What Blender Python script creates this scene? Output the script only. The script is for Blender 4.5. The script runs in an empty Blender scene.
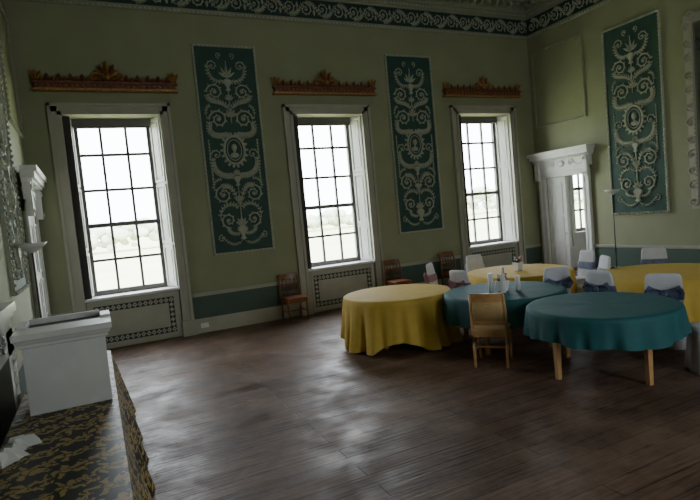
import bpy, bmesh, math, random
from mathutils import Vector, Matrix
random.seed(4)
pi=math.pi; sin=math.sin; cos=math.cos
XR=11.016; XL=-.42; S=4.2; YB=-12.6; ZC=7.0
# ------------------------------------------------------------ materials
def mat(name,col,rough=.6,var=.12,scale=6.,bump=0.,metal=0.,spec=.5,bscale=None):
    m=bpy.data.materials.new(name); m.use_nodes=True; nt=m.node_tree; b=nt.nodes['Principled BSDF']
    b.inputs['Roughness'].default_value=rough; b.inputs['Metallic'].default_value=metal
    b.inputs['Specular IOR Level'].default_value=spec
    tc=nt.nodes.new('ShaderNodeTexCoord'); n=nt.nodes.new('ShaderNodeTexNoise'); n.inputs['Scale'].default_value=scale; n.inputs['Detail'].default_value=5
    nt.links.new(tc.outputs['Object'],n.inputs['Vector'])
    r=nt.nodes.new('ShaderNodeValToRGB'); r.color_ramp.elements[0].position=.3; r.color_ramp.elements[1].position=.7
    r.color_ramp.elements[0].color=tuple(c*(1-var) for c in col)+(1,); r.color_ramp.elements[1].color=tuple(min(1,c*(1+var)) for c in col)+(1,)
    nt.links.new(n.outputs['Fac'],r.inputs['Fac']); nt.links.new(r.outputs['Color'],b.inputs['Base Color'])
    if bump:
        n2=nt.nodes.new('ShaderNodeTexNoise'); n2.inputs['Scale'].default_value=bscale or scale*6; nt.links.new(tc.outputs['Object'],n2.inputs['Vector'])
        bp=nt.nodes.new('ShaderNodeBump'); bp.inputs['Strength'].default_value=bump; bp.inputs['Distance'].default_value=.02
        nt.links.new(n2.outputs['Fac'],bp.inputs['Height']); nt.links.new(bp.outputs['Normal'],b.inputs['Normal'])
    return m
def floor_mat():
    m=bpy.data.materials.new('oak_boards'); m.use_nodes=True; nt=m.node_tree; b=nt.nodes['Principled BSDF']; L=nt.links.new
    b.inputs['Specular IOR Level'].default_value=.34
    tc=nt.nodes.new('ShaderNodeTexCoord')
    br=nt.nodes.new('ShaderNodeTexBrick'); br.offset=.37; br.inputs['Scale'].default_value=1; br.inputs['Brick Width'].default_value=3.4; br.inputs['Row Height'].default_value=.18
    br.inputs['Mortar Size'].default_value=.006; br.inputs['Mortar Smooth'].default_value=.3; br.inputs['Bias'].default_value=-.1
    br.inputs['Color1'].default_value=(.180,.108,.074,1); br.inputs['Color2'].default_value=(.095,.056,.041,1); br.inputs['Mortar'].default_value=(.010,.006,.005,1)
    L(tc.outputs['Object'],br.inputs['Vector'])
    mp=nt.nodes.new('ShaderNodeMapping'); mp.inputs['Scale'].default_value=(1.2,22,1); L(tc.outputs['Object'],mp.inputs['Vector'])
    n=nt.nodes.new('ShaderNodeTexNoise'); n.inputs['Scale'].default_value=1.6; n.inputs['Detail'].default_value=8; L(mp.outputs['Vector'],n.inputs['Vector'])
    mx=nt.nodes.new('ShaderNodeMix'); mx.data_type='RGBA'; mx.blend_type='MULTIPLY'; mx.inputs[0].default_value=.8
    cr=nt.nodes.new('ShaderNodeValToRGB'); cr.color_ramp.elements[0].position=.3; cr.color_ramp.elements[0].color=(.35,.33,.33,1); cr.color_ramp.elements[1].position=.7; cr.color_ramp.elements[1].color=(1.35,1.3,1.25,1)
    L(n.outputs['Fac'],cr.inputs['Fac']); L(br.outputs['Color'],mx.inputs[6]); L(cr.outputs['Color'],mx.inputs[7])
    n4=nt.nodes.new('ShaderNodeTexNoise'); n4.inputs['Scale'].default_value=1.1; n4.inputs['Detail'].default_value=10; n4.inputs['Roughness'].default_value=.7; L(tc.outputs['Object'],n4.inputs['Vector'])
    c4=nt.nodes.new('ShaderNodeValToRGB'); c4.color_ramp.elements[0].position=.46; c4.color_ramp.elements[0].color=(0,0,0,1); c4.color_ramp.elements[1].position=.62; c4.color_ramp.elements[1].color=(.6,.6,.6,1)
    L(n4.outputs['Fac'],c4.inputs['Fac'])
    mw=nt.nodes.new('ShaderNodeMix'); mw.data_type='RGBA'; mw.inputs[7].default_value=(.25,.17,.125,1); L(c4.outputs['Color'],mw.inputs[0]); L(mx.outputs[2],mw.inputs[6]); L(mw.outputs[2],b.inputs['Base Color'])
    n3=nt.nodes.new('ShaderNodeTexNoise'); n3.inputs['Scale'].default_value=2.4; n3.inputs['Detail'].default_value=9; n3.inputs['Roughness'].default_value=.65; L(tc.outputs['Object'],n3.inputs['Vector'])
    mr=nt.nodes.new('ShaderNodeMapRange'); mr.inputs['From Min'].default_value=.38; mr.inputs['From Max'].default_value=.62; mr.inputs['To Min'].default_value=.38; mr.inputs['To Max'].default_value=.62
    L(n3.outputs['Fac'],mr.inputs['Value']); L(mr.outputs['Result'],b.inputs['Roughness'])
    ad=nt.nodes.new('ShaderNodeMath'); ad.operation='SUBTRACT'; L(n.outputs['Fac'],ad.inputs[0]); L(br.outputs['Fac'],ad.inputs[1])
    bp=nt.nodes.new('ShaderNodeBump'); bp.inputs['Strength'].default_value=.5; bp.inputs['Distance'].default_value=.012; L(ad.outputs[0],bp.inputs['Height']); L(bp.outputs['Normal'],b.inputs['Normal'])
    return m
def damask_mat():
    m=bpy.data.materials.new('black_gold_damask'); m.use_nodes=True; nt=m.node_tree; b=nt.nodes['Principled BSDF']; L=nt.links.new
    def mt(op,x,y=None,z=None):
        n=nt.nodes.new('ShaderNodeMath'); n.operation=op
        for i,q in enumerate((x,y,z)):
            if q is None: continue
            if isinstance(q,(int,float)): n.inputs[i].default_value=q
            else: L(q,n.inputs[i])
        return n.outputs[0]
    tc=nt.nodes.new('ShaderNodeTexCoord'); sp=nt.nodes.new('ShaderNodeSeparateXYZ'); L(tc.outputs['Object'],sp.inputs[0])
    no=nt.nodes.new('ShaderNodeTexNoise'); no.inputs['Scale'].default_value=9; L(tc.outputs['Object'],no.inputs['Vector']); ns=nt.nodes.new('ShaderNodeSeparateColor'); L(no.outputs['Color'],ns.inputs[0])
    u=mt('ADD',mt('MULTIPLY',sp.outputs['Y'],4.4),mt('MULTIPLY',ns.outputs[0],.7))
    v=mt('ADD',mt('MULTIPLY',mt('SUBTRACT',sp.outputs['X'],sp.outputs['Z']),5.),mt('MULTIPLY',ns.outputs[1],.7))
    def motif(ou,ov,k,a,c,ph):
        vv=mt('ADD',v,ov); fl=mt('FLOOR',vv); uu=mt('ADD',mt('ADD',u,ou),mt('MULTIPLY',fl,.5))
        fu=mt('SUBTRACT',mt('FRACT',uu),.5); fv=mt('SUBTRACT',mt('FRACT',vv),.5)
        r=mt('SQRT',mt('ADD',mt('MULTIPLY',fu,fu),mt('MULTIPLY',fv,fv))); th=mt('ARCTAN2',fv,fu)
        pet=mt('ADD',mt('MULTIPLY',mt('COSINE',mt('ADD',mt('ADD',mt('MULTIPLY',th,k),ph),mt('MULTIPLY',r,6.))),c),a)
        inside=mt('LESS_THAN',r,pet)
        ring=mt('COMPARE',r,.14,.02); vein=mt('LESS_THAN',mt('ABSOLUTE',mt('SINE',mt('MULTIPLY',th,k))),.10)
        return mt('MULTIPLY',inside,mt('SUBTRACT',1.,mt('MAXIMUM',ring,mt('MULTIPLY',vein,mt('GREATER_THAN',r,.14)))))
    f1=motif(0,0,5,.30,.14,0.); f2=motif(.5,.5,3,.17,.12,1.)
    f3=motif(.25,.5,4,.13,.11,.5)
    fac=mt('MINIMUM',mt('MAXIMUM',mt('MAXIMUM',f1,f2),f3),1.)
    mx=nt.nodes.new('ShaderNodeMix'); mx.data_type='RGBA'; mx.inputs[6].default_value=(.007,.007,.007,1); mx.inputs[7].default_value=(.46,.33,.11,1); L(fac,mx.inputs[0]); L(mx.outputs[2],b.inputs['Base Color']); b.inputs['Roughness'].default_value=.5
    return m
WALL=mat('sage_paint',(.30,.315,.19),.7,.07,1.5,.05)
CREAM=mat('cream_paint',(.40,.39,.31),.5,.06,4,.05)
WHITE=mat('white_paint',(.78,.78,.76),.45,.05,5)
SASHM=mat('sash_backlit_dark',(.13,.12,.115),.5,.08,8)  # white sashes coloured dark: their backlit silhouette is put into the base colour
JAMB=mat('dark_brown_jamb',(.035,.03,.025),.6,.1,8)
DADO=mat('dado_green',(.06,.105,.08),.6,.08,2)
TEAL=mat('panel_green',(.032,.085,.066),.7,.15,5,.05)
FRZ=mat('frieze_green',(.026,.06,.05),.7,.15,5,.05)
PLAST=mat('plaster_relief',(.43,.45,.35),.7,.15,20,.1)
CORN=mat('cornice_green',(.33,.35,.25),.7,.06,5)
PELM=mat('pelmet_red_brown',(.17,.06,.03),.5,.3,14,.2)
GILT=mat('aged_gilt',(.38,.20,.06),.42,.35,18,.2,.4)
WOOD=mat('beech_wood',(.55,.31,.13),.4,.15,12)
DWOOD=mat('mahogany',(.20,.09,.035),.35,.2,12)
YEL=mat('yellow_cloth',(.60,.41,.065),.75,.06,9,.15,bscale=120)
TEALC=mat('teal_cloth',(.012,.105,.115),.7,.1,9,.15,bscale=120)
COVER=mat('white_cover',(.66,.66,.70),.8,.06,8)
SASHB=mat('blue_grey_sash',(.12,.15,.24),.5,.35,26)
SASHP=mat('mauve_sash',(.33,.16,.20),.5,.3,26)
TAN=mat('tan_upholstery',(.50,.34,.15),.8,.1,30)
RED=mat('russet_upholstery',(.30,.10,.05),.8,.15,30)
DARK=mat('dark_inlay',(.03,.04,.035),.5,.1,8)
METAL=mat('dark_metal',(.10,.10,.10),.35,.1,8,0,.8)
LEAF=mat('foliage',(.05,.13,.04),.6,.3,20)
PINK=mat('pink_petals',(.5,.12,.12),.6,.2,20)
GLASSW=mat('bottle_green_glass',(.03,.07,.03),.15,.1,5)
GRASS_HAZE=mat('lawn',(.58,.62,.36),.9,.10,.08)  # bright outdoor haze painted into the grass colour
TREE_HAZE=mat('tree_foliage_hazed',(.60,.63,.50),.95,.2,.5)  # foliage paled so the colour carries distance haze and glare
MARB=mat('white_marble',(.6,.6,.55),.3,.15,3)
CEIL=mat('ceiling_plaster',(.36,.37,.31),.8,.05,3)
FLOOR=floor_mat(); DAM=damask_mat()
# ------------------------------------------------------------ mesh builder
class M:
    def __init__(s,T=None): s.v=[];s.f=[];s.m=[];s.T=T or (lambda a,b,c:(a,b,c)); s.sm=[]
    def add(s,vs,fs,m=0,smooth=False):
        o=len(s.v); s.v+= [s.T(*p) for p in vs]
        for f in fs: s.f.append([o+i for i in f]); s.m.append(m); s.sm.append(smooth)
    def box(s,a0,a1,b0,b1,c0,c1,m=0):
        vs=[(a,b,c) for a in (a0,a1) for b in (b0,b1) for c in (c0,c1)]
        s.add(vs,[(0,1,3,2),(4,6,7,5),(0,4,5,1),(2,3,7,6),(0,2,6,4),(1,5,7,3)],m)
    def prism(s,poly,c0,c1,m=0):
        n=len(poly); vs=[(x,y,c0) for x,y in poly]+[(x,y,c1) for x,y in poly]
        s.add(vs,[tuple(range(n)),tuple(range(2*n-1,n-1,-1))]+[(i,(i+1)%n,n+(i+1)%n,n+i) for i in range(n)],m)
    def tube(s,pts,rad,m=0,sides=5,flat=1.):
        n=len(pts); P=[Vector(p) for p in pts]; vs=[]
        N=Vector((0,0,1))
        for i in range(n):
            t=(P[min(i+1,n-1)]-P[max(i-1,0)])
            if t.length<1e-9: t=Vector((1,0,0))
            t.normalize(); a=t.cross(N)
            if a.length<1e-3: a=t.cross(Vector((1,0,0)))
            a.normalize(); b=a.cross(t)
            r=rad[i] if isinstance(rad,(list,tuple)) else rad
            for k in range(sides):
                q=2*pi*k/sides; p=P[i]+a*cos(q)*r+b*sin(q)*r*flat; vs.append(tuple(p))
        fs=[(i*sides+k,i*sides+(k+1)%sides,(i+1)*sides+(k+1)%sides,(i+1)*sides+k) for i in range(n-1) for k in range(sides)]
        fs+=[tuple(range(sides)),tuple(range((n-1)*sides,n*sides))]
        s.add(vs,fs,m,True)
    def lathe(s,cx,cy,prof,m=0,seg=20,sx=1.,sy=1.):
        vs=[];n=len(prof)
        for r,z in prof:
            for k in range(seg):
                q=2*pi*k/seg; vs.append((cx+r*cos(q)*sx,cy+r*sin(q)*sy,z))
        fs=[(i*seg+k,i*seg+(k+1)%seg,(i+1)*seg+(k+1)%seg,(i+1)*seg+k) for i in range(n-1) for k in range(seg)]
        fs+=[tuple(range(seg)),tuple(range((n-1)*seg,n*seg))]
        s.add(vs,fs,m,True)
    def blob(s,c,r,m=0,seg=6,ring=4):
        rx,ry,rz=(r if isinstance(r,tuple) else (r,r,r)); vs=[(c[0],c[1],c[2]+rz)]
        for i in range(1,ring):
            a=pi*i/ring
            for k in range(seg):
                q=2*pi*k/seg; vs.append((c[0]+rx*sin(a)*cos(q),c[1]+ry*sin(a)*sin(q),c[2]+rz*cos(a)))
        vs.append((c[0],c[1],c[2]-rz)); fs=[(0,1+k,1+(k+1)%seg) for k in range(seg)]
        for i in range(ring-2):
            for k in range(seg):
                a=1+i*seg; fs.append((a+k,a+seg+k,a+seg+(k+1)%seg,a+(k+1)%seg))
        a=1+(ring-2)*seg; e=len(vs)-1; fs+=[(a+k,e,a+(k+1)%seg) for k in range(seg)]
        s.add(vs,fs,m,True)
    # reliefs in (u,v,h)
    def leaf(s,u,v,ang,L,W,m=0,h=.0,t=.02):
        c,d=cos(ang),sin(ang)
        def q(a,b,z): return (u+a*c-b*d,v+a*d+b*c,h+z)
        s.add([q(0,0,0),q(.35*L,W/2,0),q(.7*L,W*.38,0),q(L,0,t*.6),q(.7*L,-W*.38,0),q(.35*L,-W/2,0),q(.4*L,0,t*1.3)],
              [(0,6,1),(1,6,2),(2,6,3),(3,6,4),(4,6,5),(5,6,0)],m)
    def spiral(s,cu,cv,R,turns,a0,dr,th,m=0,leaves=True,h=.012):
        n=int(14*turns)+4; pts=[];rad=[]
        for i in range(n):
            t=i/(n-1); a=a0+dr*2*pi*turns*t; r=R*(1-t*.86)
            pts.append((cu+r*cos(a),cv+r*sin(a),h)); rad.append(th*(1-.45*t))
            if leaves and i%2==0 and t<.75: s.leaf(cu+r*cos(a),cv+r*sin(a),a+dr*.7,R*.36*(1-t*.6),R*.22,m,.004)
        s.tube(pts,rad,m,5)
        s.blob((cu,cv,h),(R*.17,R*.17,.025),m)
        for k in range(5): s.leaf(cu,cv,k*2*pi/5,R*.3,R*.16,m,.01)
    def bez(s,p0,p1,p2,p3,th,m=0,n=12,leaves=0,h=.012):
        pts=[]
        for i in range(n+1):
            t=i/n; q=[(1-t)**3*a+3*(1-t)**2*t*b+3*(1-t)*t*t*c+t**3*d for a,b,c,d in zip(p0,p1,p2,p3)]
            pts.append((q[0],q[1],h))
        s.tube(pts,[th*(1-.4*abs(2*i/n-1)) for i in range(n+1)],m,5)
        if leaves:
            for i in range(1,n):
                a=math.atan2(pts[i+1][1]-pts[i-1][1],pts[i+1][0]-pts[i-1][0])
                s.leaf(pts[i][0],pts[i][1],a+.8,leaves,leaves*.45,m,.004); s.leaf(pts[i][0],pts[i][1],a-.8,leaves,leaves*.45,m,.004)
    def build(s,name,mats,parent=None,bevel=0,loc=None,rotz=0):
        me=bpy.data.meshes.new(name); me.from_pydata(s.v,[],s.f)
        for i,p in enumerate(me.polygons): p.material_index=s.m[i]; p.use_smooth=s.sm[i]
        bm=bmesh.new(); bm.from_mesh(me); bmesh.ops.recalc_face_normals(bm,faces=bm.faces); bm.to_mesh(me); bm.free()
        for x in (mats if isinstance(mats,(list,tuple)) else [mats]): me.materials.append(x)
        o=bpy.data.objects.new(name,me); bpy.context.collection.objects.link(o)
        if bevel:
            b=o.modifiers.new('bevel','BEVEL'); b.width=bevel; b.segments=2; b.limit_method='ANGLE'
        if parent: o.parent=parent
        if loc: o.location=loc
        o.rotation_euler[2]=rotz
        return o
def empty(name,loc=(0,0,0),rz=0):
    e=bpy.data.objects.new(name,None); e.location=loc; e.rotation_euler[2]=rz; e.empty_display_size=.1
    bpy.context.collection.objects.link(e); return e
TB=lambda u,v,h:(u,-h,v)
TR=lambda u,v,h:(XR-h,-u,v)
TL=lambda u,v,h:(XL+h,-u,v)
# ------------------------------------------------------------ room shell
a=M(); a.box(XL-.4,15.5,YB-.3,.5,-.15,0); a.build('floor',FLOOR)
a=M(); a.box(XL-.4,15.5,YB-.3,.5,ZC,ZC+.2); a.build('ceiling',CEIL)
OZ0,OZ1=.945,4.146
a=M()
xs=[XL-.4]
for i in range(3): xs+=[i*S+.2,i*S+1.8]
xs.append(XR+.3)
for k in range(0,8,2): a.box(xs[k],xs[k+1],0,.5,0,ZC)
for i in range(3):
    a.box(i*S+.2,i*S+1.8,0,.5,OZ1,ZC); a.box(i*S+.2,i*S+1.8,0.02,.5,0,OZ0-.05)
a.build('wall_back',WALL)
a=M(); DU0,DU1,DZ=.34,1.5,2.46
a.box(XR,XR+.3,-DU0,0,0,ZC); a.box(XR,XR+.3,-DU1,-DU0,DZ,ZC); a.box(XR,XR+.3,YB,-DU1,0,ZC); a.build('wall_right',WALL)
a=M(); a.box(XL-.3,XL,YB,0,0,ZC); a.build('wall_left',WALL)
# rear wall, out of view; window opening added to let in fill light
REAR_FILL=[1]
a=M(); xe=[XL-.4]
for i in REAR_FILL: xe+=[i*S+.3,i*S+1.7]
xe.append(XR+.3)
for k in range(0,len(xe),2): a.box(xe[k],xe[k+1],YB-.3,YB,0,ZC)
for i in REAR_FILL:
    a.box(i*S+.3,i*S+1.7,YB-.3,YB,OZ1,ZC); a.box(i*S+.3,i*S+1.7,YB-.3,YB,0,OZ0)
a.build('wall_rear',WALL)
# adjoining room
a=M(); a.box(XR+.3,12.3,0,.3,0,ZC); a.box(13.5,15.5,0,.3,0,ZC); a.box(12.3,13.5,0,.3,0,.95); a.box(12.3,13.5,0,.3,3.9,ZC)
a.box(15.2,15.5,-6,0,0,ZC); a.box(XR+.3,15.5,-6.2,-6,0,ZC); a.build('wall_adjoining_room',WHITE)
# ------------------------------------------------------------ windows
def sash(a,x0,x1,y0,z0,z1,cols=3,rows=5,meet=2,m=0):
    st=.07; a.box(x0,x0+st,y0,y0+.07,z0,z1,m); a.box(x1-st,x1,y0,y0+.07,z0,z1,m); a.box(x0+st,x1-st,y0,y0+.07,z0,z0+.09,m); a.box(x0+st,x1-st,y0,y0+.07,z1-.08,z1,m)
    for c in range(1,cols):
        x=x0+(x1-x0)*c/cols; a.box(x-.023,x+.023,y0+.01,y0+.055,z0+.09,z1-.08,m)
    for r in range(1,rows):
        z=z0+(z1-z0)*r/rows; w=.04 if r==meet else .024; a.box(x0+st,x1-st,y0+(.0 if r==meet else .012),y0+(.065 if r==meet else .05),z-w,z+w,m)
for i in range(3):
    b=i*S; E=empty('window_%d'%(i+1),(b,0,0))
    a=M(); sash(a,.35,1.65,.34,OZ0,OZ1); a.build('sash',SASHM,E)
    a=M(); a.box(.34,1.66,.25,.335,OZ1-.13,OZ1); a.tube([(.36,.29,OZ1-.14),(1.64,.29,OZ1-.14)],.03,0,8); a.build('roller_blind',SASHM,E)
    a=M(); a.box(.2,1.8,-.06,.5,OZ0-.05,OZ0-.001); a.build('sill',WHITE,E,.008)
    for sgn,nm in ((0,'shutter_near'),(1,'shutter_far')):
        mx=(lambda x:x) if not sgn else (lambda x:2-x)
        a=M(); a.prism([(mx(.2),0.001),(mx(.35),.337),(mx(.35),.499),(mx(.2),.499)],OZ0,OZ1)
        dx,dy=.15,.337; Ln=math.hypot(dx,dy); ux,uy=dx/Ln,dy/Ln; nx,ny=uy,-ux
        def TT(u,v,h,mx=mx): return (mx(.2+ux*u+nx*h),uy*u+ny*h,v)
        q=M(TT)
        for v0,v1 in ((OZ0+.02,1.75),(1.79,2.9),(2.94,OZ1-.02)):
            q.box(.02,.06,v0,v1,.0,.022); q.box(Ln-.06,Ln-.02,v0,v1,0,.022); q.box(.06,Ln-.06,v0,v0+.05,0,.022); q.box(.06,Ln-.06,v1-.05,v1,0,.022)
            q.box(.1,Ln-.1,v0+.1,v1-.1,0,.016)
        a.v+=q.v; o=len(a.v)-len(q.v); a.f+=[[o+k for k in f] for f in q.f]; a.m+=q.m; a.sm+=q.sm
        a.build(nm,WHITE,E)
    # dark brown vertical band along the left jamb
    a=M(); a.box(.205,.32,.0,.22,OZ0,OZ1-.01); a.box(.215,.235,-.01,.0,OZ0,OZ1-.01); a.box(.255,.275,-.01,0,OZ0,OZ1-.01); a.build('dark_jamb_band',JAMB,E)
    # architrave
    a=M(TB)
    for u0,u1,h in ((.0,.05,.085),(.05,.14,.055),(.14,.2,.075)):
        a.box(u0,u1,0.30,4.354-u0,0,h); a.box(2-u1,2-u0,.30,4.354-u0,0,h); a.box(u0,2-u0,4.354-u1,4.354-u0,0,h)
    a.box(-.03,.22,0,.3,0,.1); a.box(1.78,2.03,0,.3,0,.1)
    a.build('architrave',CREAM,E)
    # radiator grille below window
    a=M(TB); a.box(.22,1.78,.02,OZ0-.06,-.02,.03,0)
    a.box(.26,1.74,.82,.86,.03,.045); a.box(.26,1.74,.06,.1,.03,.045); a.box(.26,.3,.1,.82,.03,.045); a.box(1.7,1.74,.1,.82,.03,.045)
    a.box(.46,1.54,.25,.66,.03,.042)
    for (p,q,r,t) in ((.32,1.68,.68,.79),(.32,1.68,.12,.23),(.32,.42,.23,.68),(1.58,1.68,.23,.68)): a.box(p,q,r,t,.03,.034,1)
    n=15
    for k in range(n):
        u=.365+1.27*k/(n-1)
        for v in (.175,.735):
            a.add([(u-.044,v,.038),(u,v-.05,.038),(u+.044,v,.038),(u,v+.05,.038)],[(0,1,2,3)],0)
            a.blob((u,v,.038),(.014,.016,.006),1,6,3)
    for k in range(1,6):
        v=.175+.56*k/6
        for u in (.37,1.63): a.add([(u-.045,v,.038),(u,v-.04,.038),(u+.045,v,.038),(u,v+.04,.038)],[(0,1,2,3)],0)
    a.build('heating_grille',[CREAM,DARK],E)
# window of the adjoining room
E=empty('window_4',(0,0,0)); a=M(); sash(a,12.3,13.5,.1,.95,3.9); a.build('sash_frame',SASHM,E)
a=M(TB); a.box(12.18,12.3,.6,4.02,0,.05); a.box(13.5,13.62,.6,4.02,0,.05); a.box(12.3,13.5,3.9,4.02,0,.05); a.box(12.15,13.65,.88,.95,0,.09); a.build('surround',WHITE,E)
# unseen rear window, there only as fill for the interior
for n_,i in enumerate(REAR_FILL):
    E=empty('window_%d'%(n_+5)); a=M(); sash(a,i*S+.3,i*S+1.7,YB-.2,OZ0,OZ1); a.build('sash_frame',WHITE,E)
# ------------------------------------------------------------ pelmets
for i in range(3):
    a=M(TB); u0,u1=i*S-.17,i*S+2.17
    a.box(u0,u1,4.55,4.59,0.005,.16,1); a.box(u0+.03,u1-.03,4.59,4.68,0.005,.12,0); a.box(u0,u1,4.68,4.71,0.005,.15,0)
    n=26
    for k in range(n):
        u=u0+.05+(u1-u0-.1)*k/(n-1)
        a.blob((u,4.635,.13),(.020,.026,.02),1)
        a.leaf(u,4.71,pi/2,.10 if k%2 else .15,.07,k%2,.08,.03)
        a.leaf(u,4.71,pi/2+.6,.07,.04,0,.08,.02); a.leaf(u,4.71,pi/2-.6,.07,.04,0,.08,.02)
    a.tube([(u0+.03,4.715,.09),(u1-.03,4.715,.09)],.016,0)
    c=i*S+1.0
    for k in range(7): a.leaf(c,4.76,pi/2+(k-3)*.42,.34-.045*abs(k-3),.10,1 if k%2 else 0,.1,.04)
    a.spiral(c-.2,4.80,.085,1.3,0,1,.018,1,False,.1); a.spiral(c+.2,4.80,.085,1.3,pi,-1,.018,1,False,.1); a.blob((c,4.8,.12),(.06,.06,.05),1)
    for e in (u0+.06,u1-.06):
        for k in range(3): a.leaf(e,4.72,pi/2+(k-1)*.5,.2,.07,1,.09,.03)
    a.build('window_pelmet',[PELM,GILT])
# ------------------------------------------------------------ plaster relief panels
def relief(T,u0,u1,v0,v1):
    a=M(T); a.box(u0,u1,v0,v1,.001,.02,1)
    b=.035
    for (p,q,r,s_) in ((u0-b,u0,v0-b,v1+b),(u1,u1+b,v0-b,v1+b),(u0,u1,v0-b,v0),(u0,u1,v1,v1+b)): a.box(p,q,r,s_,.001,.04,0)
    W=u1-u0;H=v1-v0; st=.075
    nu=int(W/st);nv=int(H/st)
    for k in range(nu+1):
        for v in (v0-b/2,v1+b/2): a.blob((u0+W*k/nu,v,.045),(.024,.024,.02),0,6,3)
    for k in range(nv+1):
        for u in (u0-b/2,u1+b/2): a.blob((u,v0+H*k/nv,.045),(.024,.024,.02),0,6,3)
    cu=(u0+u1)/2; k=H/3.96; z=lambda t:v0+t*k
    h=.03; base=a.T; a.T=lambda u,v,hh:base(u,v,hh+.02)
    a.tube([(cu,z(.3),h-.015),(cu,z(1.45),h-.015)],.011); a.tube([(cu,z(2.5),h-.015),(cu,z(3.7),h-.015)],.011)
    for zz,sc in ((.22,1.),(1.28,.7),(3.12,.8)):
        prof=[(.02,0),(.07,.02),(.03,.07),(.05,.12),(.11,.2),(.09,.25),(.04,.28)]
        vs=[(cu+sx*r*sc,z(zz)+y*sc,0.0) for sx,lst in ((1,prof),(-1,prof[::-1])) for r,y in lst]
        n=len(vs); a.add(vs+[(p[0]*.85+cu*.15,p[1],.04) for p in vs],[tuple(range(n,2*n))]+[(q,(q+1)%n,n+(q+1)%n,n+q) for q in range(n)])
    for zz,L in ((.5,.2),(1.5,.12),(2.62,.2),(3.38,.26),(.98,.14),(2.95,.14)):
        for q in range(5): a.leaf(cu,z(zz),pi/2+(q-2)*.5,L*(1-.12*abs(q-2)),.06,0,.004,.03)
    for sg in (-1,1):
        X=lambda t:cu+sg*t
        A=(lambda t:t) if sg>0 else (lambda t:pi-t)
        a.spiral(X(.25),z(.62),.15,1.5,A(-pi/2),sg,.018)
        a.bez((X(.02),z(.35)),(X(.2),z(.3)),(X(.3),z(.42)),(X(.25),z(.47)),.018,0,10,.06)
        a.bez((X(.4),z(.62)),(X(.46),z(.95)),(X(.1),z(1.0)),(X(.04),z(.85)),.014,0,10,.07)
        a.spiral(X(.3),z(1.12),.17,1.6,A(pi/2),-sg,.018)
        a.bez((X(.02),z(.92)),(X(.1),z(1.3)),(X(.2),z(1.3)),(X(.3),z(1.28)),.018,0,10,.08)
        a.bez((X(.02),z(1.5)),(X(.2),z(1.45)),(X(.48),z(1.5)),(X(.44),z(1.85)),.018,0,14,.09)
        a.spiral(X(.36),z(1.9),.10,1.2,A(0),sg,.014)
        a.bez((X(.03),z(2.3)),(X(.2),z(2.25)),(X(.52),z(2.2)),(X(.42),z(2.55)),.019,0,14,.09)
        a.spiral(X(.25),z(2.58),.18,1.7,A(0),sg,.019)
        a.bez((X(.02),z(2.75)),(X(.1),z(3.0)),(X(.4),z(2.85)),(X(.42),z(3.05)),.016,0,12,.08)
        a.spiral(X(.27),z(3.1),.16,1.6,A(0),sg,.018)
        a.bez((X(.03),z(3.35)),(X(.2),z(3.2)),(X(.4),z(3.4)),(X(.36),z(3.62)),.014,0,10,.07)
        a.spiral(X(.27),z(3.6),.10,1.3,A(0),sg,.013)
        a.spiral(X(.42),z(.28),.07,1.2,A(pi/2),-sg,.011); a.bez((X(.03),z(.2)),(X(.15),z(.1)),(X(.3),z(.12)),(X(.42),z(.34)),.011,0,9,.05)
        a.spiral(X(.12),z(3.8),.06,1.2,A(-pi/2),sg,.01)
        a.bez((X(.47),z(2.62)),(X(.5),z(2.75)),(X(.44),z(2.85)),(X(.38),z(2.84)),.009,0,6,.05)
        a.bez((X(.47),z(1.2)),(X(.52),z(1.35)),(X(.4),z(1.45)),(X(.3),z(1.42)),.009,0,7,.05)
        for q in range(7): a.leaf(X(.47),z(1.72-.06*q),-pi/2,.07,.045,0,.0,.02)
        for q in range(6): a.leaf(X(.48),z(2.2-.06*q),-pi/2,.07,.04,0,.0,.02)
    pts=[(cu+.2*cos(t*2*pi/28),z(1.98)+.27*sin(t*2*pi/28),.02) for t in range(29)]; a.tube(pts,.024,0,6)
    pts=[(cu+.14*cos(t*2*pi/24),z(1.98)+.2*sin(t*2*pi/24),.02) for t in range(25)]; a.tube(pts,.010,0,5)
    for t in range(18):
        q=t*2*pi/18; a.leaf(cu+.2*cos(q),z(1.98)+.27*sin(q),q,.09,.06,0,.004,.02)
    a.blob((cu,z(2.03),.01),(.055,.075,.04),0,10,8); a.blob((cu,z(1.88),.0),(.09,.055,.035),0,10,6); a.blob((cu,z(1.95),0),(.025,.05,.03),0,8,5)
    return a.build('plaster_relief_panel',[PLAST,TEAL])
PZ0,PZ1=1.489,5.447
relief(TB,2.552,3.707,PZ0,PZ1); relief(TB,2.552+S,3.707+S,PZ0,PZ1)
relief(TR,2.25,3.496,PZ0,PZ1); relief(TL,2.25,3.496,PZ0,PZ1)
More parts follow.
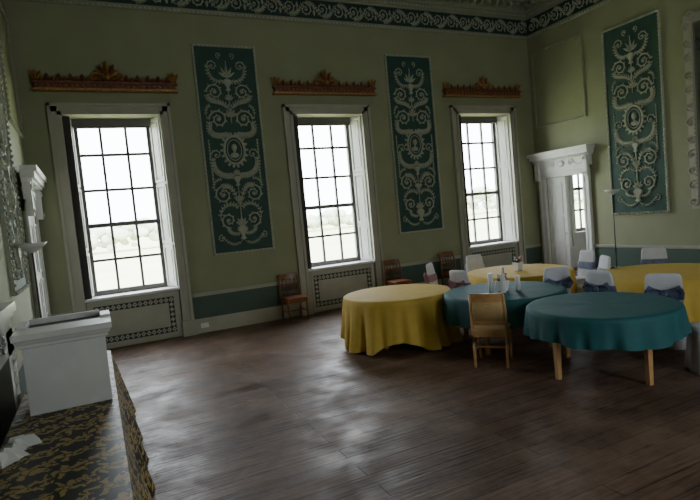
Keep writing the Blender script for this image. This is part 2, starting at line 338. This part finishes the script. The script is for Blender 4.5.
# ------------------------------------------------------------ frieze and cornice
def frieze(T,u0,u1,name):
    a=M(T)
    a.box(u0,u1,6.04,6.09,.001,.05,1); a.box(u0,u1,6.09,6.13,.001,.03,1); a.box(u0,u1,6.13,6.52,.001,.012,2)
    a.box(u0,u1,6.52,6.56,.001,.05,1); a.box(u0,u1,6.56,6.64,.001,.09,1); a.box(u0,u1,6.64,6.70,.001,.14,1)
    a.box(u0,u1,6.80,6.88,.001,.42,1); a.box(u0,u1,6.88,7.0,.001,.5,1); a.box(u0,u1,6.70,6.80,.001,.18,1)
    L=u1-u0; n=int(L/.22)
    for k in range(n): u=u0+L*(k+.5)/n; a.box(u-.04,u+.04,6.71,6.80,.18,.36,1)
    n=int(L/.085)
    for k in range(n): a.blob((u0+L*(k+.5)/n,6.065,.055),(.026,.024,.02),0,6,3); a.blob((u0+L*(k+.5)/n,6.60,.09),(.028,.034,.025),0,6,3)
    n=int(L/.36); d=L/n; b=a.T; a.T=lambda u,v,h:b(u,v,h+.012)
    for k in range(n):
        c=u0+d*(k+.5); up=1 if k%2 else -1
        a.spiral(c,6.325+up*.02,.125,1.5,-up*pi/2,up,.014)
        a.bez((c-d*.1,6.325-up*.12),(c+d*.3,6.325-up*.17),(c+d*.5,6.325-up*.1),(c+d*.9,6.325+up*.13),.013,0,9,.065)
        a.leaf(c+d*.5,6.325,up*pi/2,.14,.06); a.leaf(c+d*.5,6.325,-up*pi/2,.12,.06)
    a.build(name,[PLAST,CORN,FRZ])
frieze(TB,XL,XR,'trim_frieze_back'); frieze(TR,.02,-YB,'trim_frieze_right'); frieze(TL,.02,-YB,'trim_frieze_left')
# ------------------------------------------------------------ dado, chair rail, skirting
def dado(T,segs,side):
    a=M(T)
    for u0,u1 in segs: a.box(u0,u1,.28,.73,.001,.012)
    a.build('trim_dado_'+side,DADO)
    a=M(T)
    for u0,u1 in segs: a.box(u0,u1,.73,.775,.001,.045); a.box(u0,u1,.705,.73,.001,.025)
    a.build('trim_chair_rail_'+side,CREAM)
    a=M(T)
    for u0,u1 in segs: a.box(u0,u1,0.001,.24,.001,.03); a.box(u0,u1,.24,.28,.001,.02)
    a.build('baseboard_'+side,CREAM)
dado(TB,[(XL+.01,-.03),(2.03,S-.03),(S+2.03,2*S-.03),(2*S+2.03,XR-.01)],'back')
dado(TR,[(1.68,-YB)],'right'); dado(TL,[(1.68,4.85),(7.75,-YB)],'left')
# moulded wall frames
def wframe(a,u0,u1,v0,v1,w=.05,h=.03,m=0,beads=True):
    a.box(u0,u0+w,v0,v1,.001,h,m); a.box(u1-w,u1,v0,v1,.001,h,m); a.box(u0+w,u1-w,v0,v0+w,.001,h,m); a.box(u0+w,u1-w,v1-w,v1,.001,h,m)
    if beads:
        for k in range(int((u1-u0)/.08)+1):
            for v in (v0+w/2,v1-w/2): a.blob((u0+.04+k*.08,v,h),(.025,.025,.02),m,6,3)
        for k in range(int((v1-v0)/.08)):
            for u in (u0+w/2,u1-w/2): a.blob((u,v0+.04+k*.08,h),(.025,.025,.02),m,6,3)
for T,n in ((TR,'trim_overdoor_frame_right'),(TL,'trim_overdoor_frame_left')):
    a=M(T); wframe(a,.12,1.68,3.75,5.65); a.build(n,CORN)
# ------------------------------------------------------------ door cases
def doorcase(T,name,openleaf):
    E=empty(name)
    a=M(T)
    for u0,u1,h in ((.16,.22,.09),(.22,.29,.06),(.29,.34,.075)):
        a.box(u0,u1,0,DZ+.34-u0,.001,h); a.box(1.84-u1,1.84-u0,0,DZ+.34-u0,.001,h); a.box(u0,1.84-u0,DZ+.34-u1,DZ+.34-u0,.001,h)
    a.box(.1,1.74,2.64,2.88,.001,.09); a.box(.06,1.78,2.88,2.93,.001,.15); a.box(.03,1.81,2.93,3.02,.001,.24); a.box(.0,1.84,3.02,3.1,.001,.28)
    for u in (.12,1.6):
        a.box(u,u+.12,2.40,2.88,.09,.17); a.spiral(u+.06,2.8,.06,1.2,0,1,.014,0,False,.18); a.spiral(u+.06,2.46,.045,1.2,0,1,.012,0,False,.18)
    for k in range(24): a.box(.1+k*.069,.135+k*.069,2.885,2.93,.15,.2)
    for sg in (-1,1):
        a.spiral(.92+sg*.28,2.76,.09,1.4,0 if sg>0 else pi,sg,.014,0,True,.1); a.bez((.92+sg*.38,2.76),(.92+sg*.5,2.65),(.92+sg*.6,2.7),(.92+sg*.66,2.83),.014,0,9,.05,.1)
    a.blob((.92,2.76,.1),(.11,.08,.05),0,12,6)
    a.build('case',WHITE,E,0)
    def leaf(a,u0,u1,h0,h1,face=1):
        a.box(u0,u1,.005,DZ-.01,h0,h1)
        for v0,v1 in ((.15,.75),(.85,1.45),(1.55,2.32)):
            a.box(u0+.1,u0+.13,v0,v1,h1,h1+.018); a.box(u1-.13,u1-.1,v0,v1,h1,h1+.018); a.box(u0+.13,u1-.13,v0,v0+.03,h1,h1+.018); a.box(u0+.13,u1-.13,v1-.03,v1,h1,h1+.018)
    a=M(T); leaf(a,.345,.915,-.06,-.01); a.blob((.87,1.05,.02),(.03,.03,.03),0,8,6); a.build('leaf_closed',WHITE,E)
    if openleaf:
        a=M(lambda u,v,h:(XR+.3+u,-1.49-h,v)); leaf(a,.0,.57,0,.045); a.build('leaf_open',WHITE,E)
    else:
        a=M(T); leaf(a,.925,1.495,-.06,-.01); a.build('leaf_other',WHITE,E)
doorcase(TR,'door_1',True)
doorcase(lambda u,v,h:(XL+max(h,-.06)+.065,-u,v) if h<=.012 else (XL+h,-u,v),'door_2',False)
# ------------------------------------------------------------ overmantel mirror frame (right wall), and left chimneypiece
def ornate_frame(T,u0,u1,v0,v1,name,inner):
    E=empty(name); a=M(T); wframe(a,u0,u1,v0,v1,.12,.06,0,False); wframe(a,u0+.12,u1-.12,v0+.12,v1-.12,.04,.09,0,True)
    for u,d in ((u0+.05,1),(u1-.05,-1)):
        for k in range(int((v1-v0)/.3)):
            v=v0+.15+k*.3; a.spiral(u,v,.10,1.2,0,d if k%2 else -d,.02,0,True,.07)
    for k in range(int((u1-u0)/.3)):
        a.spiral(u0+.15+k*.3,v1,.1,1.2,0,1 if k%2 else -1,.02,0,True,.07)
    c=(u0+u1)/2
    for k in range(9): a.leaf(c,v1+.05,pi/2+(k-4)*.35,.42-.05*abs(k-4),.12,0,.06,.05)
    a.build('frame',CREAM,E); a=M(T); a.box(u0+.14,u1-.14,v0+.14,v1-.14,.001,.03); a.build('centre',inner,E)
ornate_frame(TR,4.0,6.1,1.5,5.15,'overmantel_mirror',mat('mirror_glass',(.5,.52,.5),.05,.02,3,0,1.))
E=empty('chimneypiece'); a=M(TL)
a.box(4.95,5.3,.0,1.3,.001,.15); a.box(7.3,7.65,0,1.3,.001,.15); a.box(4.95,7.65,1.1,1.4,.001,.15); a.box(4.9,7.7,1.4,1.44,.001,.17); a.box(4.87,7.73,1.44,1.52,.001,.19)
for u in (5.12,7.48):
    for k in range(9): a.leaf(u,.2+k*.1,pi/2,.13,.1,1,.151,.02)
for k in range(8): a.spiral(5.5+k*.23,1.25,.09,1.3,0,1 if k%2 else -1,.012,1,True,.155)
a.build('surround',[MARB,WHITE],E)
a=M(TL); a.box(5.3,7.3,.001,1.1,.001,.03); a.build('firebox',DARK,E)
# ------------------------------------------------------------ tables
def cloth(a,r,zt,hem,flare=.05,amp=.03,nf=18,corner=None,rot=0,m=0,seed=0):
    seg=192; rings=[]; rnd=random.Random(seed); ph=[rnd.uniform(0,6.28) for _ in range(4)]
    vs=[];fs=[]
    def ring(fn):
        o=len(vs)
        for k in range(seg): vs.append(fn(2*pi*k/seg))
        rings.append(o)
    for rr in (.25,.5,.75,.93): ring(lambda t:(r*rr*cos(t),r*rr*sin(t),zt+.004+.002*sin(5*t+ph[0])))
    ring(lambda t:((r-.015)*cos(t),(r-.015)*sin(t),zt+.003)); ring(lambda t:((r+.006)*cos(t),(r+.006)*sin(t),zt-.012))
    nl=10
    for j in range(1,nl+1):
        q=j/nl
        def fn(t):
            if corner is None: hz=hem+.015*sin(3*t+ph[1])+.012*sin(7*t+ph[2]); cn=0
            else:
                tt=t-rot; hang=min(corner/max(abs(cos(tt)),abs(sin(tt)))-r,zt-.03); hz=zt-hang
                cn=(hang-(corner-r))/(zt-.03-(corner-r)+1e-6)
            w=cos(nf*t+1.2*sin(2*t+ph[3])+ph[0])*.6+cos((nf*.5+2.5)//1*t+ph[2])*.4
            w=w-.25*cos(2*(nf*t+1.2*sin(2*t+ph[3])+ph[0]))
            R=r+.01+q*flare*(1+cn*.6)+q*(amp*(1+.8*cn))*w*(q**.2)
            return (R*cos(t),R*sin(t),zt-.012-(zt-.012-hz)*q)
        ring(fn)
    c=len(vs); vs.append((0,0,zt+.004)); fs+=[(c,k,(k+1)%seg) for k in range(seg)]
    for i in range(len(rings)-1):
        A,B=rings[i],rings[i+1]; fs+=[(A+k,A+(k+1)%seg,B+(k+1)%seg,B+k) for k in range(seg)]
    a.add(vs,fs,m,True)
def table(x,y,r,matc,legrot=0,lf=.76,**kw):
    E=empty('round_banquet_table',(x,y,0)); a=M(); cloth(a,r,.75,**kw); a.build('tablecloth',matc,E)
    a=M(); a.lathe(0,0,[(0.05,.715),(r-.02,.715),(r-.01,.725),(r-.01,.738),(.05,.738)],0,48); 
    l=r*lf
    for k in range(4):
        q=legrot+pi/2*k; cx,cy=l*cos(q),l*sin(q); a.add([(cx+sx*w*cos(q)-sy*w*sin(q),cy+sx*w*sin(q)+sy*w*cos(q),z) for z,w in ((0.001,.024),(.715,.034)) for sx,sy in ((-1,-1),(1,-1),(1,1),(-1,1))],[(0,1,2,3),(4,5,6,7),(0,1,5,4),(1,2,6,5),(2,3,7,6),(3,0,4,7)])
    for k in range(4):
        q0=legrot+pi/2*k;q1=q0+pi/2; a.tube([(l*cos(q0),l*sin(q0),.66),(l*cos(q1),l*sin(q1),.66)],.03,0,4)
    a.build('wooden_base',WOOD,E); return E
table(4.54,-3.40,.82,YEL,.6,.6,hem=.3,corner=1.40,rot=math.radians(195-45),flare=.05,amp=.05,nf=20,seed=1)
table(7.1,-3.3,.9,YEL,.3,hem=.3,corner=1.35,rot=.3,flare=.05,amp=.03,seed=2)
table(7.95,-5.45,.9,YEL,.3,hem=.3,corner=1.35,rot=.2,flare=.05,amp=.03,seed=3)
table(5.53,-4.66,.82,TEALC,math.radians(205),hem=.40,flare=.03,amp=.034,nf=16,seed=4)
table(5.47,-6.30,.79,TEALC,math.radians(-99),.78,hem=.45,flare=.025,amp=.034,nf=17,seed=5)
# ------------------------------------------------------------ chairs
def wchair(x,y,face,wood=WOOD,up=TAN,panel=True):
    E=empty('dining_chair',(x,y,0),face-pi/2); a=M()
    for sx in (-1,1):
        a.tube([(sx*.19,.19,.0),(sx*.195,.19,.2),(sx*.2,.19,.43)],[.016,.019,.024],0,6)
        a.tube([(sx*.19,-.24,.0),(sx*.195,-.2,.25),(sx*.2,-.19,.45),(sx*.2,-.21,.7),(sx*.195,-.27,.9)],[.017,.02,.023,.02,.016],0,6)
        a.box(sx*.195-.012,sx*.195+.012,-.19,.19,.37,.43); a.box(sx*.195-.009,sx*.195+.009,-.2,.19,.18,.205)
    a.box(-.19,.19,.178,.202,.37,.43); a.box(-.19,.19,-.205,-.18,.37,.43); a.box(-.19,.19,-.01,.01,.18,.205)
    def rail(z0,z1,yo,t=.016):
        vs=[];n=9
        for i in range(n):
            u=-1+2*i/(n-1); yy=yo-.03*(1-u*u)
            for z,dy in ((z0,0),(z1,-.02)):
                vs+= [(u*.195,yy+dy-t/2,z),(u*.195,yy+dy+t/2,z)]
        fs=[]
        for i in range(n-1):
            o=4*i; fs+=[(o,o+4,o+6,o+2),(o+1,o+3,o+7,o+5),(o+2,o+6,o+7,o+3),(o,o+1,o+5,o+4)]
        fs+=[(0,2,3,1),(4*n-4,4*n-3,4*n-1,4*n-2)]; a.add(vs,fs,0,False)
    rail(.80,.92,-.245); rail(.52,.57,-.20)
    if not panel:
        for k in range(4): u=-.12+.08*k; a.tube([(u,-.215,.55),(u,-.26,.83)],.009,0,5)
        rail(.66,.70,-.222)
    a.build('frame',wood,E)
    a=M()
    a.add([(sx*w,sy*d+.0,z) for z,w,d in ((.43,.21,.21),(.455,.22,.215),(.475,.205,.2),(.483,.14,.13)) for sx,sy in ((-1,-1),(1,-1),(1,1),(-1,1))],
          [(4*i+k,4*i+(k+1)%4,4*i+4+(k+1)%4,4*i+4+k) for i in range(3) for k in range(4)]+[(0,1,2,3),(12,13,14,15)],0)
    a.build('seat',up,E,.01)
    if panel:
        a=M(); n=9; vs=[]
        for i in range(n):
            u=-1+2*i/(n-1)
            for z,yo in ((.56,-.205),(.69,-.225),(.81,-.25)):
                yy=yo-.03*(1-u*u); vs+=[(u*.18,yy-.014,z),(u*.18,yy+.014,z)]
        fs=[]
        for i in range(n-1):
            o=6*i
            for j in (0,2): fs+=[(o+j,o+6+j,o+8+j,o+2+j),(o+1+j,o+3+j,o+9+j,o+7+j)]
            fs+=[(o,o+1,o+7,o+6),(o+4,o+10,o+11,o+5)]
        fs+=[(0,2,3,1),(2,4,5,3)]; e=6*(n-1); fs+=[(e,e+1,e+3,e+2),(e+2,e+3,e+5,e+4)]
        a.add(vs,fs,0,True); a.build('back_pad',up,E)
    return E
def cchair(x,y,face,sash=SASHB):
    E=empty('covered_banquet_chair',(x,y,0),face-pi/2)
    a=M(); seg=40
    def sup(t,w,d,n=4.): c,s_=cos(t),sin(t); k=(abs(c)**n+abs(s_)**n)**(-1/n); return w*c*k,d*s_*k
    secs=[(.005,.25,.26,.012),(.12,.24,.25,.01),(.3,.225,.235,.006),(.44,.215,.222,.0),(.47,.205,.212,.0),(.48,.15,.15,0)]
    vs=[];fs=[]
    for z,w,d,am in secs:
        for k in range(seg):
            t=2*pi*k/seg; px,py=sup(t,w,d); q=1+am*4*cos(10*t); vs.append((px*q,py*q,z))
    n=len(secs); fs=[(i*seg+k,i*seg+(k+1)%seg,(i+1)*seg+(k+1)%seg,(i+1)*seg+k) for i in range(n-1) for k in range(seg)]+[tuple(range(seg)),tuple(range((n-1)*seg,n*seg))]
    a.add(vs,fs,0,True)
    secs=[(.3,.215,.05,-.19),(.46,.21,.045,-.195),(.62,.205,.04,-.21),(.8,.2,.036,-.24),(.9,.19,.033,-.255),(.935,.175,.027,-.26),(.95,.14,.012,-.26)]
    vs=[]
    for z,w,d,yo in secs:
        for k in range(seg):
            px,py=sup(2*pi*k/seg,w,d,3.); vs.append((px,py+yo,z))
    n=len(secs); fs=[(i*seg+k,i*seg+(k+1)%seg,(i+1)*seg+(k+1)%seg,(i+1)*seg+k) for i in range(n-1) for k in range(seg)]+[tuple(range(seg)),tuple(range((n-1)*seg,n*seg))]
    a.add(vs,fs,0,True); a.build('chair_cover',COVER,E)
    a=M(); vs=[]
    for z,w,d,yo in ((.62,.213,.052,-.21),(.68,.215,.054,-.218),(.75,.208,.047,-.23)):
        for k in range(seg):
            px,py=sup(2*pi*k/seg,w,d,3.); vs.append((px,py+yo,z))
    fs=[(i*seg+k,i*seg+(k+1)%seg,(i+1)*seg+(k+1)%seg,(i+1)*seg+k) for i in range(2) for k in range(seg)]; a.add(vs,fs,0,True)
    for sg in (-1,1):
        pts=[];
        for i in range(13):
            t=2*pi*i/12; pts.append((sg*(.09-.09*cos(t)),-.305-.012*sin(t),.70+.06*sin(t)+.02*(1-cos(t))/2))
        vs=[]; 
        for p in pts: vs+=[(p[0],p[1]-.03,p[2]),(p[0],p[1]+.02,p[2])]
        a.add(vs,[(2*i,2*i+2,2*i+3,2*i+1) for i in range(12)],0,True)
        a.add([(0,-.31,.72),(sg*.16,-.32,.81),(sg*.22,-.31,.71),(sg*.15,-.32,.62)],[(0,1,2,3)],0)
        a.add([(sg*.01,-.305,.70),(sg*.05,-.325,.5),(sg*.10,-.31,.22),(sg*.17,-.315,.27),(sg*.13,-.325,.52),(sg*.03,-.31,.71)],[(0,1,4,5),(1,2,3,4)],0)
    a.blob((0,-.315,.70),(.035,.03,.04),0,8,6)
    a.build('sash_bow',sash,E); return E
R=math.radians
wchair(4.79,-5.24,R(42))
wchair(3.93,-.36,R(-90),DWOOD,RED,False)
wchair(6.35,-.42,R(-90),DWOOD,RED,False)
wchair(7.85,-.42,R(-90),DWOOD,RED,False)
cchair(6.25,-2.25,R(-50),SASHP)
cchair(7.35,-2.02,R(-95),COVER)
cchair(5.93,-3.42,R(10),SASHP)
cchair(6.66,-4.45,R(65),SASHB)
cchair(7.72,-4.28,R(150),SASHB)
cchair(6.76,-5.42,R(5),SASHB)
cchair(6.80,-6.14,R(35),SASHB)
cchair(9.0,-4.55,R(220),SASHB)
cchair(9.25,-5.6,R(180),SASHB)
cchair(7.6,-6.66,R(75),SASHB)
cchair(6.26,-7.04,R(137),SASHB)
cchair(8.3,-3.5,R(170),SASHB)
# ------------------------------------------------------------ centrepieces
def centre(x,y):
    E=empty('flower_centrepiece',(x,y,.758)); a=M()
    a.add([(sx*w,sy*w,z) for z,w in ((0,.05),(.14,.07),(.14,.063),(.02,.045)) for sx,sy in ((-1,-1),(1,-1),(1,1),(-1,1))],[(4*i+k,4*i+(k+1)%4,4*i+4+(k+1)%4,4*i+4+k) for i in range(3) for k in range(4)]+[(0,1,2,3),(12,13,14,15)]); a.build('vase',WHITE,E)
    a=M(); rr=random.Random(3)
    for k in range(60):
        t=rr.uniform(0,6.28); e=rr.uniform(.3,1.4); L=rr.uniform(.06,.12); d=Vector((cos(t)*cos(e),sin(t)*cos(e),sin(e))); s_=Vector((-sin(t),cos(t),0))*.014; b=Vector((0,0,.12)); 
        a.add([tuple(b),tuple(b+d*L*.5+s_),tuple(b+d*L),tuple(b+d*L*.5-s_)],[(0,1,2,3)])
    for k in range(12):
        t=rr.uniform(0,6.28); a.blob((cos(t)*.05,sin(t)*.05,.17+rr.uniform(0,.06)),.018,1+k%2,7,5)
    a.build('flowers',[LEAF,WHITE,PINK],E)
def bottle(x,y,h,m):
    a=M(); a.lathe(0,0,[(.034,0),(.036,.01),(.036,h*.6),(.014,h*.75),(.013,h),(.005,h)],0,16); a.build('bottle',m,None,0,(x,y,.759))
def candle(x,y,h=.2):
    E=empty('pillar_candle',(x,y,.758)); a=M(); a.lathe(0,0,[(.035,0),(.035,h),(.005,h-.005)],0,18); a.tube([(0,0,h-.01),(0,0,h+.02)],.002,0,5); a.build('wax',WHITE,E)
centre(5.47,-4.72); centre(7.1,-3.3)
bottle(5.36,-4.86,.33,WHITE); bottle(5.60,-4.60,.30,GLASSW); candle(5.32,-4.66,.26); candle(5.62,-4.86,.2)
# ------------------------------------------------------------ floor uplighters
def lamp(x,y,h):
    E=empty('floor_lamp',(x,y,0)); a=M(); a.lathe(0,0,[(.14,.001),(.14,.015),(.1,.03),(.02,.04)],0,24); a.tube([(0,0,.03),(0,0,h-.08)],.011,0,8); a.build('stand',METAL,E)
    a=M(); a.lathe(0,0,[(.02,h-.1),(.05,h-.08),(.12,h-.03),(.17,h+.02),(.165,h+.02),(.11,h-.02),(.03,h-.06)],0,28); a.build('dish',WHITE,E)
lamp(10.7,-2.47,2.0); lamp(-.2,-3.2,2.0)
# ------------------------------------------------------------ serving table with damask cloth
E=empty('buffet_table'); a=M()
X0,X1,Y0,Y1=-.21,.49,-8.4,-3.95
per=[]; N1=200
for k in range(N1+1): per.append((X1,Y0+(Y1-Y0)*k/N1,1,0))
for k in range(1,24): per.append((X1+(X0-X1)*k/24,Y1,0,1))
for k in range(N1+1): per.append((X0,Y1+(Y0-Y1)*k/N1,-1,0))
for k in range(1,24): per.append((X0+(X1-X0)*k/24,Y0,0,-1))
n=len(per); vs=[]; lev=8
for j in range(lev+1):
    q=j/lev
    for i,(x,y,nx,ny) in enumerate(per):
        w=sin(y*9+1.5*sin(y*2.3))*.5+sin(y*21+x*30)*.3+sin(x*18)*.4
        out=(0 if nx<0 else .0+q*(.13 if nx>0 else .05)+q*w*.06) 
        if nx<0: out=0
        vs.append((x+nx*out,y+ny*out,.75-q*.742))
fs=[(j*n+i,j*n+(i+1)%n,(j+1)*n+(i+1)%n,(j+1)*n+i) for j in range(lev) for i in range(n)]
a.add(vs,fs,0,True); a.add([(X0,Y0,.751),(X1,Y0,.751),(X1,Y1,.751),(X0,Y1,.751)],[(0,1,2,3)],0)
a.build('damask_tablecloth',DAM,E)
a=M(); a.box(X0+.01,X1-.01,Y0+.01,Y1-.01,.71,.745)
for x in (X0+.06,X1-.06):
    for y in (Y0+.1,-6.2,Y1-.1): a.box(x-.02,x+.02,y-.02,y+.02,0.001,.71)
a.build('trestle',WOOD,E)
# lectern
E=empty('tabletop_lectern',(0,0,.753)); a=M()
x0,x1,y0,y1=-.10,.455,-5.93,-5.45
def ring(z,g): return [(x0-g,y0-g,z),(x1+g,y0-g,z),(x1+g,y1+g,z),(x0-g,y1+g,z)]
secs=[(0,0),(.50,0),(.505,.02),(.53,.022),(.535,.035),(.56,.045),(.565,.055),(.59,.055)]
vs=[]; 
for z,g in secs: vs+=ring(z,g)
a.add(vs,[(4*i+k,4*i+(k+1)%4,4*i+4+(k+1)%4,4*i+4+k) for i in range(len(secs)-1) for k in range(4)]+[(0,1,2,3),(28,29,30,31)],0)
o=.055; zt=.61
a.box(x0-o,x1+o,y0-o,y0+.27,.585,zt); 
a.box(x0-o,x0+.02,y0+.27,y1+o,.585,zt+.02); a.box(x1-.02,x1+o,y0+.27,y1+o,.585,zt+.02); a.box(x0+.02,x1-.02,y1+.02,y1+o,.585,zt+.035)
a.box(x0+.02,x1-.02,y0+.27,y1+.02,.585,zt-.01,1)
a.build('body',[WHITE,DARK],E,.004)
# napkins
E=empty('folded_napkins',(-.12,-6.68,.753)); a=M(); rr=random.Random(9)
for k in range(9):
    cx,cy=rr.uniform(-.06,.08),rr.uniform(-.18,.18); t=rr.uniform(0,3.14); w=.075
    c,s_=cos(t),sin(t); P=lambda p,q,z:(cx+p*c-q*s_,cy+p*s_+q*c,z)
    a.add([P(-w,-w*.7,.002),P(w,-w*.7,.002),P(w*.9,w*.7,.004),P(-w*.9,w*.7,.004),P(-w*.5,0,.05+rr.uniform(0,.03)),P(w*.5,0,.045+rr.uniform(0,.03))],[(0,1,5,4),(1,2,5),(2,3,4,5),(3,0,4),(0,3,2,1)])
a.build('linen',WHITE,E)
# wall socket
a=M(TB); a.box(2.12,2.27,.10,.19,.03,.042); a.box(2.14,2.185,.12,.17,.042,.047); a.box(2.205,2.25,.12,.17,.042,.047); a.build('wall_socket',WHITE)
# ------------------------------------------------------------ outdoors
a=M(); a.box(-600,600,.6,700,-2.7,-2.5); a.build('lawn',GRASS_HAZE)
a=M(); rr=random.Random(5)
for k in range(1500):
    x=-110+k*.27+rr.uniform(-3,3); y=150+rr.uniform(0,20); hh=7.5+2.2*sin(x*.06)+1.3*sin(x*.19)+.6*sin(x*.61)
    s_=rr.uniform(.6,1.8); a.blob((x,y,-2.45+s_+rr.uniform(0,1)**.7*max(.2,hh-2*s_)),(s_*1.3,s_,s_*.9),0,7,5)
a.build('tree_belt',TREE_HAZE)
# ------------------------------------------------------------ light
w=bpy.data.worlds.new('World'); bpy.context.scene.world=w; w.use_nodes=True; nt=w.node_tree; bg=nt.nodes['Background']
bg.inputs['Color'].default_value=(.88,.94,1,1); bg.inputs['Strength'].default_value=15
def portal(loc,rot,sx,sy):
    l=bpy.data.lights.new('portal','AREA'); l.shape='RECTANGLE'; l.size=sx; l.size_y=sy; l.cycles.is_portal=True
    o=bpy.data.objects.new('window_portal',l); o.location=loc; o.rotation_euler=rot; bpy.context.collection.objects.link(o)
for i in range(3):
    portal((i*S+1,.47,2.55),(-pi/2,0,0),1.35,3.25)
for i in REAR_FILL: portal((i*S+1,YB-.25,2.55),(pi/2,0,0),1.4,3.25)
portal((12.9,.28,2.4),(-pi/2,0,0),1.2,3)
# ------------------------------------------------------------ camera
f=Vector((.43039534,.90016161,-.06685011)); r=Vector((.89563687,-.43509101,-.09236022)); u=Vector((.11222501,.02012201,.99347907))
cam=bpy.data.cameras.new('camera'); co=bpy.data.objects.new('camera',cam); bpy.context.collection.objects.link(co)
co.matrix_world=Matrix(((r.x,u.x,-f.x,.46),(r.y,u.y,-f.y,-10.421),(r.z,u.z,-f.z,2.0087),(0,0,0,1)))
cam.lens=36*530.8/700; cam.sensor_width=36; cam.clip_end=1000; cam.clip_start=.05
bpy.context.scene.camera=co
